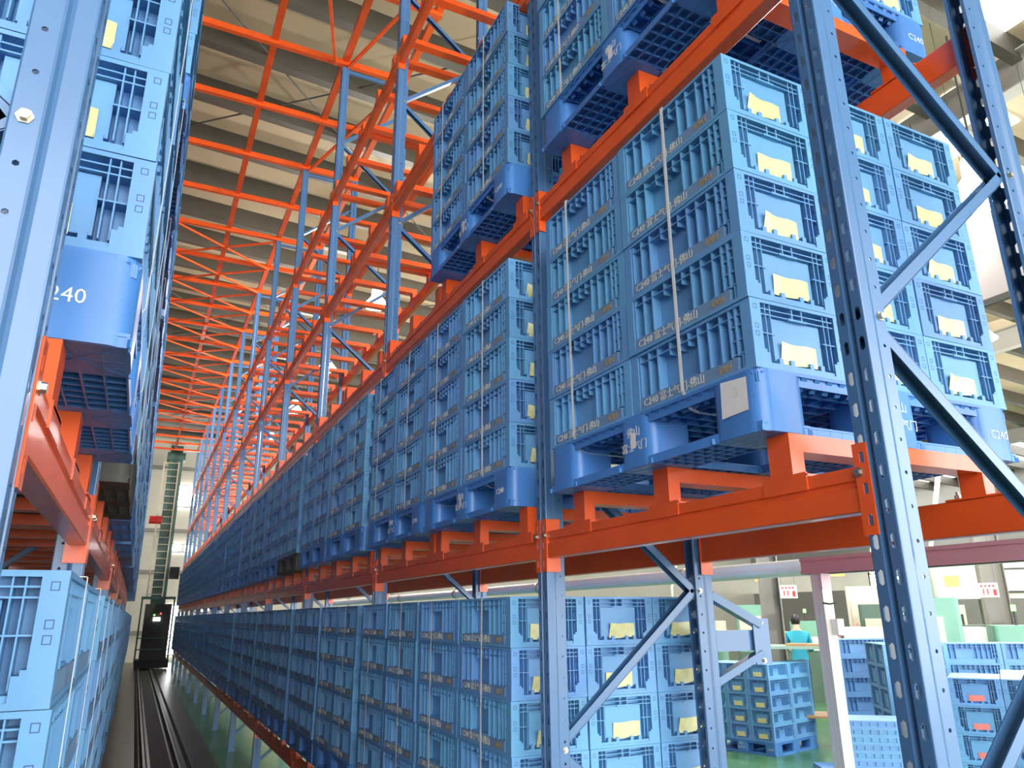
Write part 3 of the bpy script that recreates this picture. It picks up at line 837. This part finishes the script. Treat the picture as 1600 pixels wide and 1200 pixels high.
# ------------------------------------------------------------------ machine hall behind the rack
def hall():
    # silver duct along the back of the rack
    b = MB(); b.tube([(3.2, 1.2, 2.06), (3.2, 14.0, 2.06)], .045, 14); d = ob('air_duct', b.mesh('air_duct', 'duct', True)); tag(d, 'silver round air duct running behind the orange beams', 'duct')
    for y in (2.4, 4.0, 6.0, 8.0, 10.0):
        b = MB(); b.tube([(3.2, y - .02, 2.06), (3.2, y + .02, 2.06)], .052, 14); ob('duct_collar', b.mesh('duct_collar', 'steel', True), d)
    # aluminium guard frame: mauve top rail and a grooved post
    e = bpy.data.objects.new('guard_frame', None); C.objects.link(e); e.location = (2.85, 2.57, 0)
    tag(e, 'aluminium profile frame with grooved post and mauve top rail behind the rack', 'frame')
    b = MB()
    for x in (-.0215, 0, .0215): b.box(x - .008, x + .008, -.030, .030, 0, 2.0)
    for y in (-.0215, 0, .0215): b.box(-.0305, .0305, y - .008, y + .008, 0, 1.999)
    b.box(-.025, .025, -.025, .025, 0, 1.995, 1); ob('post', b.mesh('post', ['alu', 'dark']), e)
    b = MB(); b.box(-.03, .03, -1.9, .08, 2.0, 2.075); b.box(-.036, .036, -1.9, .08, 2.0, 2.016); b.box(-.036, .036, -1.9, .08, 2.06, 2.076); ob('top_rail', b.mesh('top_rail', 'mauve'), e)
    b = MB(); b.box(-.035, .02, -.036, -.031, 1.93, 2.01); ob('corner_plate', b.mesh('corner_plate', 'mauve'), e)
    b = MB(); b.box(.0, .04, -.065, -.031, 1.73, 1.80); ob('socket_box', b.mesh('socket_box', 'white'), e)
    b = MB(); b.tube([(-.04, -.034, 1.87), (0, -.036, 1.865), (.04, -.034, 1.87)], .004, 6); ob('cable_tie', b.mesh('cable_tie', 'black'), e)
    # grey building columns
    for i, (x, y) in enumerate(((9.82, 9.98), (12.2, 7.6))):
        e = bpy.data.objects.new('building_column', None); C.objects.link(e); e.location = (x, y, 0)
        tag(e, ('grey steel building column behind the person in teal', 'grey steel building column among the green machines')[i], 'column')
        b = MB(); b.box(-.16, .16, -.17, -.155, 0, 9.0); b.box(-.16, .16, .155, .17, 0, 9.0); b.box(-.012, .012, -.155, .155, 0, 9.0); ob('shaft', b.mesh('shaft', 'girder'), e, rot=.75)
        b = MB(); b.box(-.25, .25, -.25, .25, 0, .03); ob('base_plate', b.mesh('base_plate', 'girder'), e, rot=.75)
    # signs
    face = math.radians(45)
    def sign(loc, w_, h_, body, mname, label, tm='red', small=False):
        e = bpy.data.objects.new('sign', None); C.objects.link(e); e.location = loc; e.rotation_euler = (0, 0, -face)
        tag(e, label, 'sign')
        b = MB(); b.box(-w_ / 2, w_ / 2, -.01, .01, -h_ / 2, h_ / 2); ob('board', b.mesh('board', mname), e)
        if body:
            ob('lettering', text_mesh(body, h_ * .55, tm, .004), e, (-.04, -.012, -h_ * .13), rx=F_MY)
            b = MB(); b.box(w_ * .22, w_ * .40, -.014, -.011, -h_ * .38, h_ * .05); ob('emblem', b.mesh('emblem', 'red'), e)
            b = MB()
            for k in range(4): b.box(-w_ * .38 + k * w_ * .2, -w_ * .38 + k * w_ * .2 + w_ * .12, -.014, -.011, h_ * .22, h_ * .36)
            ob('print_row', b.mesh('print_row', 'red'), e)
        zt = 10.2 - .06 * (loc[0] - 1) - loc[2]
        b = MB(); b.tube([(-w_ * .4, 0, h_ / 2), (-w_ * .4, 0, zt)], .002, 6); b.tube([(w_ * .4, 0, h_ / 2), (w_ * .4, 0, zt)], .002, 6); ob('hanger', b.mesh('hanger', 'dark'), e)
    sign((9.76, 9.50, 2.16), .27, .21, '11', 'white', 'white sign with red numerals in front of the grey column')
    sign((11.75, 7.40, 2.13), .27, .21, '11', 'white', 'white sign with red numerals above the green machines')
    sign((11.1, 11.5, 2.52), .22, .2, None, 'notice', 'blank orange notice hanging left of the grey column')
    sign((10.5, 9.1, 2.48), .22, .16, None, 'notice', 'blank orange notice hanging behind the mauve rail')
    # machines
    def machine(loc, rot, w_, h_, dep, kind, label):
        e = bpy.data.objects.new('machine_tool', None); C.objects.link(e); e.location = loc; e.rotation_euler = (0, 0, rot)
        tag(e, label, 'machine')
        mn, mn2 = {'g': ('machine', 'machine_dark'), 'd': ('machine_dark', 'machine'), 'c': ('cream', 'machine')}[kind]
        b = MB(); b.prism(rrect(-w_ / 2, w_ / 2, -dep / 2, dep / 2, .04, 4), 0, h_ * .5); ob('bed', b.mesh('bed', mn2), e)
        b = MB(); b.prism(rrect(-w_ / 2, -w_ / 2 + w_ * .42, -dep / 2 + .02, dep / 2, .05, 4), h_ * .5, h_); ob('headstock', b.mesh('headstock', mn), e)
        b = MB(); b.prism(rrect(w_ * .12, w_ / 2, -dep * .3, dep / 2, .05, 4), h_ * .5, h_ * .82); ob('tailstock', b.mesh('tailstock', mn), e)
        b = MB(); b.tube([(-w_ * .1, 0, h_ * .68), (w_ * .15, 0, h_ * .68)], .07, 12); ob('spindle', b.mesh('spindle', 'steel', True), e)
        b = MB(); b.box(-w_ * .46, -w_ * .2, -dep / 2 - .02, -dep / 2 + .02, h_ * .62, h_ * .88); ob('control_panel', b.mesh('control_panel', 'cream'), e)
        for k, mm in enumerate(('red_light', 'green_light', 'notice')):
            b = MB(); b.tube([(-w_ * .42 + k * .07, -dep / 2 - .03, h_ * .7), (-w_ * .42 + k * .07, -dep / 2 - .015, h_ * .7)], .022, 8); ob('button', b.mesh('button', mm), e)
        b = MB(); b.box(w_ * .2, w_ * .45, -dep / 2, -dep / 2 + .05, h_ * .52, h_ * .66); ob('paper_tray', b.mesh('paper_tray', 'white_sheet'), e)
        b = MB(); b.tube([(w_ * .3, .1, h_ * .82), (w_ * .3, .1, h_ * .82 + .18)], .02, 8); ob('signal_post', b.mesh('signal_post', 'dark'), e)
        b = MB(); b.tube([(w_ * .3, .1, h_ * .82 + .18), (w_ * .3, .1, h_ * .82 + .26)], .03, 8); ob('signal_light', b.mesh('signal_light', 'green_light'), e)
        b = MB(); b.tube([(-w_ * .2, .1, h_), (-w_ * .2, .12, h_ + .5), (-w_ * .1, .15, h_ + 1.2), (0, .2, h_ + 1.9)], .035, 8); ob('extraction_hose', b.mesh('extraction_hose', 'hose', True), e)
    R45 = -math.radians(50)
    machine((10.2, 6.75, 0), R45, 1.8, 2.0, .9, 'g', 'large pale green machine tool behind the pink-carded crates')
    machine((11.9, 5.6, 0), R45, 1.6, 1.75, .9, 'd', 'dark green machine tool at the edge of the hall')
    machine((12.2, 8.9, 0), R45, 2.0, 1.95, .9, 'd', 'dark green machine tool behind the white draped table')
    machine((13.3, 10.2, 0), R45, 1.8, 2.3, 1.0, 'c', 'cream machine tool beyond the dark-haired person')
    machine((13.2, 13.2, 0), R45, 1.8, 2.0, 1.0, 'g', 'green machine tool beyond the person in teal')
    machine((12.8, 16.0, 0), R45, 1.8, 2.0, 1.0, 'c', 'cream machine tool furthest along the hall')
    machine((18.2, 8.6, 0), R45, 2.2, 2.2, 1.0, 'g', 'green machine tool in the second machine line')
    machine((17.5, 13.0, 0), R45, 2.2, 2.4, 1.0, 'c', 'tall cream machine tool in the second machine line')
    # cream housing with a screen
    e = bpy.data.objects.new('inspection_booth', None); C.objects.link(e); e.location = (15.3, 9.6, 0); e.rotation_euler = (0, 0, R45)
    tag(e, 'cream machine housing with dark-framed screen above green bases', 'machine')
    b = MB(); b.prism(rrect(-1.5, 1.5, -.4, .4, .05, 4), 2.05, 2.75); ob('housing', b.mesh('housing', 'cream'), e)
    b = MB(); b.box(-1.2, -1.0, -.3, .3, 0, 2.05); b.box(1.0, 1.2, -.3, .3, 0, 2.05); b.box(-.2, .2, -.3, .3, 0, 2.05); ob('pedestal', b.mesh('pedestal', 'machine_dark'), e)
    b = MB(); b.box(.15, .75, -.43, -.40, 2.15, 2.62); ob('screen_frame', b.mesh('screen_frame', 'dark'), e)
    b = MB(); b.box(.19, .71, -.437, -.43, 2.19, 2.58); ob('screen', b.mesh('screen', 'alu'), e)
    b = MB(); b.box(-.8, -.55, -.42, -.40, 2.3, 2.5); ob('notice_card', b.mesh('notice_card', 'notice'), e)
    # tables
    def table(loc, rot, w_, dep, h_, cloth, label):
        e = bpy.data.objects.new('work_table', None); C.objects.link(e); e.location = loc; e.rotation_euler = (0, 0, rot); tag(e, label, 'table')
        b = MB(); b.box(-w_ / 2, w_ / 2, -dep / 2, dep / 2, h_ - .04, h_); ob('tabletop', b.mesh('tabletop', 'white_sheet' if cloth else 'worktable'), e)
        for a in (-1, 1):
            for c in (-1, 1):
                b = MB(); b.box(a * (w_ / 2 - .06) - .025, a * (w_ / 2 - .06) + .025, c * (dep / 2 - .06) - .025, c * (dep / 2 - .06) + .025, 0, h_ - .04); ob('leg', b.mesh('leg', 'worktable'), e)
        if cloth:
            b = MB(); n = 24
            for k in range(n):
                x0 = -w_ / 2 + k * w_ / n; x1 = x0 + w_ / n; w0 = .02 * math.sin(k * 1.7); w1 = .02 * math.sin((k + 1) * 1.7)
                b.face([(x0, -dep / 2 - .01 + w0 * .3, h_), (x0, -dep / 2 - .03 + w0, h_ - .5), (x1, -dep / 2 - .03 + w1, h_ - .5), (x1, -dep / 2 - .01 + w1 * .3, h_)])
            ob('cloth_drop', b.mesh('cloth_drop', 'white_sheet'), e)
        else:
            b = MB(); b.box(-w_ / 2 + .05, w_ / 2 - .05, -dep / 2 + .05, dep / 2 - .05, .4, .43); ob('shelf', b.mesh('shelf', 'wood'), e)
        return e
    table((9.1, 8.45, 0), R45, 1.5, .7, 1.36, False, 'pale green work table in front of the person in teal')
    table((10.6, 7.95, 0), R45, 1.9, .8, 1.6, True, 'tall table under a white sheet behind the stacked crates')
    b = MB(); b.box(-.3, .3, -.2, .2, 0, .03); tag(ob('cardboard_sheet', b.mesh('cardboard_sheet', 'wood'), None, (8.95, 8.45, 1.36), R45), 'brown cardboard sheet lying on the pale green table', 'cardboard')
    b = MB(); b.prism(rrect(-.25, .25, -.18, .18, .04, 4), 0, .22); tag(ob('parts_bin', b.mesh('parts_bin', 'white'), None, (10.5, 8.0, 1.6), R45), 'white parts bin on the sheet-covered table', 'bin')
    # white hanging partition with a dark lower edge
    e = bpy.data.objects.new('hanging_panel', None); C.objects.link(e); e.location = (9.0, 4.5, 0); tag(e, 'pale hanging panel with dark lower edge beneath the glaring lamp', 'panel')
    b = MB(); b.box(-.02, .02, -.52, .52, 5.50, 6.85); ob('sheet', b.mesh('sheet', 'panel_grey'), e)
    b = MB(); b.box(-.03, .03, -.54, .54, 5.42, 5.50); ob('lower_rail', b.mesh('lower_rail', 'dark'), e)
    for y in (-.45, .45):
        b = MB(); b.tube([(0, y, 6.85), (0, y, 9.7)], .003, 6); ob('suspension_wire', b.mesh('suspension_wire', 'dark'), e)
    # free-standing crate stacks
    def floor_stack(corner, ang, nrow, ncol, nend, label, card, pal=True, skip=()):
        """corner = the corner towards the camera; local +x runs along the long crate sides, local +y along the ends"""
        ca, sa = math.cos(ang), math.sin(ang)
        def Wp(u, v): return (corner[0] + ca * u - sa * v, corner[1] + sa * u + ca * v)
        if pal:
            c = Wp(PL / 2, PW / 2); build_pallet((c[0], c[1], corner[2]), ang - PI / 2, 'blue plastic pallet under the ' + label, True, True, 'pallets on the hall floor')
        z0 = corner[2] + (PH if pal else 0)
        for i in range(ncol):
            for k in range(nend):
                if i and k: continue
                for r in range(nrow):
                    if (i, k, r) in skip: continue
                    c = Wp(CL * (i + .5), CW * (k + .5))
                    o = ob('plastic_crate', CR_HI, None, (c[0], c[1], z0 + CHT * r), ang - PI / 2 + PI)
                    nm = ROW[r] + ' row' if nrow == 5 else (ORD[r] + ' from bottom')
                    tag(o, 'crate, %s, %s, %s' % (nm, 'corner pile' if i + k == 0 else ('%s pile along text side' % ORD[i] if i else '%s pile along end side' % ORD[k]), label), 'crate', 'crates in the machine hall')
                    if i == 0 and card: ob('card_pouch', card, o, (0, hy_ - .0145, .034), PI)
                    if k == 0:
                        so = ob('label_strip', STRIP, o, (hx_ - .0055, -.0325 * 2 * hy_, .0085), 0); ob('lettering', letters_a, so, (.0036, -.03, .018), rx=F_PX)
    floor_stack((7.87, 8.2, 0), math.radians(14), 5, 2, 3, 'stack beside the grooved post', CARDS[0])
    floor_stack((6.02, 3.42, .168), math.radians(32), 6, 2, 2, 'pink-carded stack', PINK, False)
    build_pallet((6.22, 4.17, 0), math.radians(32) - PI / 2, 'blue plastic pallet on the green floor under the pink-carded stack', True, False, 'pallets on the hall floor')
    floor_stack((7.3, 5.2, 0.15), math.radians(-40), 7, 2, 1, 'stack behind the pink-carded crates', None, False)
    floor_stack((7.05, 6.25, .168), math.radians(-30), 7, 2, 1, 'tall stack below the white sheet', None, False)
    floor_stack((6.22, 5.0, .168), math.radians(-38), 7, 1, 2, 'narrow stack beside the folded crates', None, False)
    for cx, cy, a, z in ((7.6, 5.3, -40, .0), (7.5, 6.3, -30, 0), (6.6, 5.1, -38, 0)):
        build_pallet((cx, cy, 0), math.radians(a) - PI / 2, 'low blue pallet %s' % {-40: 'under stack behind the pink-carded crates', -30: 'under tall stack below the white sheet', -38: 'under narrow stack beside the folded crates'}[a], False, False, 'pallets on the hall floor')
    # folded crates, flat ones in piles
    fm = MB(); fm.box(-CL / 2 + .01, CL / 2 - .01, -CW / 2 + .01, CW / 2 - .01, 0, .05); fm.box(-CL / 2, CL / 2, -CW / 2, CW / 2, 0, .014); fm.box(-CL / 2, CL / 2, -CW / 2, CW / 2, .044, .056)
    for i in range(9): x = -CL / 2 + .03 + i * .06; fm.box(x - .004, x + .004, -CW / 2 + .002, CW / 2 - .002, .014, .044)
    for i in range(5): y = -CW / 2 + .03 + i * .07; fm.box(-CL / 2 + .002, CL / 2 - .002, y - .004, y + .004, .014, .044)
    FOLD = fm.mesh('folded_crate', 'crate')
    for p, (x, y, a, n) in enumerate(((5.45, 4.55, -40, 18), (5.25, 4.75, -42, 10))):
        for k in range(n):
            o = ob('folded_crate', FOLD, None, (x, y, .002 + k * .0562), math.radians(a) + random.uniform(-.02, .02))
            tag(o, 'folded flat blue crate, %s from floor in the %s pile by the post' % (ORD[k], ('taller', 'lower')[p]), 'crate', 'folded crates')
hall()

# ------------------------------------------------------------------ people
def person(loc, rot, cloth, label, lean=0.15, h=1.66):
    """continuous body: torso, neck, head, arms, legs grown from one skeleton"""
    s = h / 1.7
    J = {'pel': (0, 0, .95), 'wa': (0, .03, 1.10), 'ch': (0, .03 + lean * .5, 1.32), 'nk': (0, .03 + lean, 1.46), 'hb': (0, .06 + lean * 1.2, 1.53), 'hd': (0, .08 + lean * 1.3, 1.60),
         'sl': (-.17, .03 + lean * .8, 1.40), 'el': (-.24, .06 + lean, 1.12), 'wl': (-.14, .30 + lean, 1.08), 'sr': (.17, .03 + lean * .8, 1.40), 'er': (.24, .06 + lean, 1.12), 'wr': (.14, .30 + lean, 1.08),
         'hl': (-.09, 0, .90), 'kl': (-.10, .03, .50), 'al': (-.10, -.02, .08), 'tl': (-.10, .12, .04), 'hr': (.09, 0, .90), 'kr': (.10, .03, .50), 'ar': (.10, -.02, .08), 'tr': (.10, .12, .04)}
    rad = {'pel': .15, 'wa': .13, 'ch': .15, 'nk': .072, 'hb': .066, 'hd': .07, 'sl': .065, 'el': .048, 'wl': .032, 'sr': .065, 'er': .048, 'wr': .032,
           'hl': .09, 'kl': .06, 'al': .045, 'tl': .035, 'hr': .09, 'kr': .06, 'ar': .045, 'tr': .035}
    E = [('pel', 'wa'), ('wa', 'ch'), ('ch', 'nk'), ('nk', 'hb'), ('hb', 'hd'), ('ch', 'sl'), ('sl', 'el'), ('el', 'wl'), ('ch', 'sr'), ('sr', 'er'), ('er', 'wr'), ('pel', 'hl'), ('hl', 'kl'), ('kl', 'al'), ('al', 'tl'), ('pel', 'hr'), ('hr', 'kr'), ('kr', 'ar'), ('ar', 'tr')]
    # five fingers on each hand
    for sd, wn, sg in (('l', 'wl', -1), ('r', 'wr', 1)):
        wx, wy, wz = J[wn]
        J['p' + sd] = (wx, wy + .07, wz - .01); rad['p' + sd] = .028; E.append((wn, 'p' + sd))
        for q, (dx, ln) in enumerate(((-.03, .06), (-.01, .075), (.01, .07), (.03, .055))):
            a, b = 'f%s%d' % (sd, q), 'g%s%d' % (sd, q)
            J[a] = (wx + dx, wy + .07 + ln * .6, wz - .015); J[b] = (wx + dx, wy + .07 + ln, wz - .04); rad[a] = .009; rad[b] = .008; E += [('p' + sd, a), (a, b)]
        a = 't' + sd + 'x'; J[a] = (wx - sg * .05, wy + .06, wz - .01); rad[a] = .010; E.append((wn, a))
    names = list(J); me = bpy.data.meshes.new('person')
    me.from_pydata([tuple(c * s for c in J[n]) for n in names], [(names.index(a), names.index(b)) for a, b in E], [])
    o = bpy.data.objects.new('tmp', me); C.objects.link(o)
    o.modifiers.new('skin', 'SKIN')
    for i, n in enumerate(names):
        v = me.skin_vertices[0].data[i]; r = rad[n] * s; v.radius = (r, r * (.75 if n in ('pel', 'wa', 'ch') else 1)); v.use_root = (n == 'pel')
    sb = o.modifiers.new('sub', 'SUBSURF'); sb.levels = 2; sb.render_levels = 2
    bpy.context.view_layer.update()
    dg = bpy.context.evaluated_depsgraph_get(); m2 = bpy.data.meshes.new_from_object(o.evaluated_get(dg)); bpy.data.objects.remove(o)
    m2.materials.clear()
    for k in (cloth, 'skin', 'dark_cloth'): m2.materials.append(M[k])
    hd = Vector(J['hd']) * s
    for p in m2.polygons:
        c = p.center; p.use_smooth = True
        fore = c.y > J['el'][1] * s + .04 and c.z < 1.3 * s and abs(c.x) > .08 * s and c.z > 1.0 * s
        p.material_index = 1 if (c.z > 1.455 * s or fore) else (2 if c.z < .95 * s else 0)
    b = bpy.data.objects.new('person', m2); C.objects.link(b); b.location = loc; b.rotation_euler = (0, 0, rot)
    tag(b, label, 'person')
    # head with face, ears and hair
    hm = MB(); rings = 12; seg = 16
    def sph(c, rx, ry, rz, t0=0, t1=PI, mi=0, mb=hm):
        k = len(mb.v)
        for i in range(rings + 1):
            t = t0 + (t1 - t0) * i / rings
            for j in range(seg):
                q = 2 * PI * j / seg; mb.v.append((c[0] + rx * math.sin(t) * math.cos(q), c[1] + ry * math.sin(t) * math.sin(q), c[2] + rz * math.cos(t)))
        for i in range(rings):
            for j in range(seg):
                mb.f.append((k + i * seg + j, k + (i + 1) * seg + j, k + (i + 1) * seg + (j + 1) % seg, k + i * seg + (j + 1) % seg)); mb.m.append(mi)
    sph((0, 0, 0), .075, .092, .115)
    for q in (-1, 1): sph((q * .076, -.005, -.01), .012, .02, .03)
    sph((0, .092, -.015), .013, .02, .022)
    for q in (-1, 1): sph((q * .030, .080, .012), .012, .008, .008, mi=1)
    sph((0, .083, -.052), .022, .008, .006, mi=2)
    ho = ob('head', hm.mesh('head', ['skin', 'black', 'red'], True), b, hd + Vector((0, .015, .03)))
    hh = MB(); sph((0, -.014, .012), .086, .100, .122, 0, PI * .70, mb=hh)
    ob('hair', hh.mesh('hair', 'hair', True), b, hd + Vector((0, .012, .034)), rx=(.35, 0, 0))
person((11.55, 11.13, 0), math.radians(-40), 'teal_cloth', 'person in a teal top standing behind the pale green table, back turned', .06, 1.74)
person((9.78, 8.56, 0), math.radians(-30), 'dark_cloth', 'dark-haired person in dark clothes standing just beyond the grooved post', .10, 1.60)
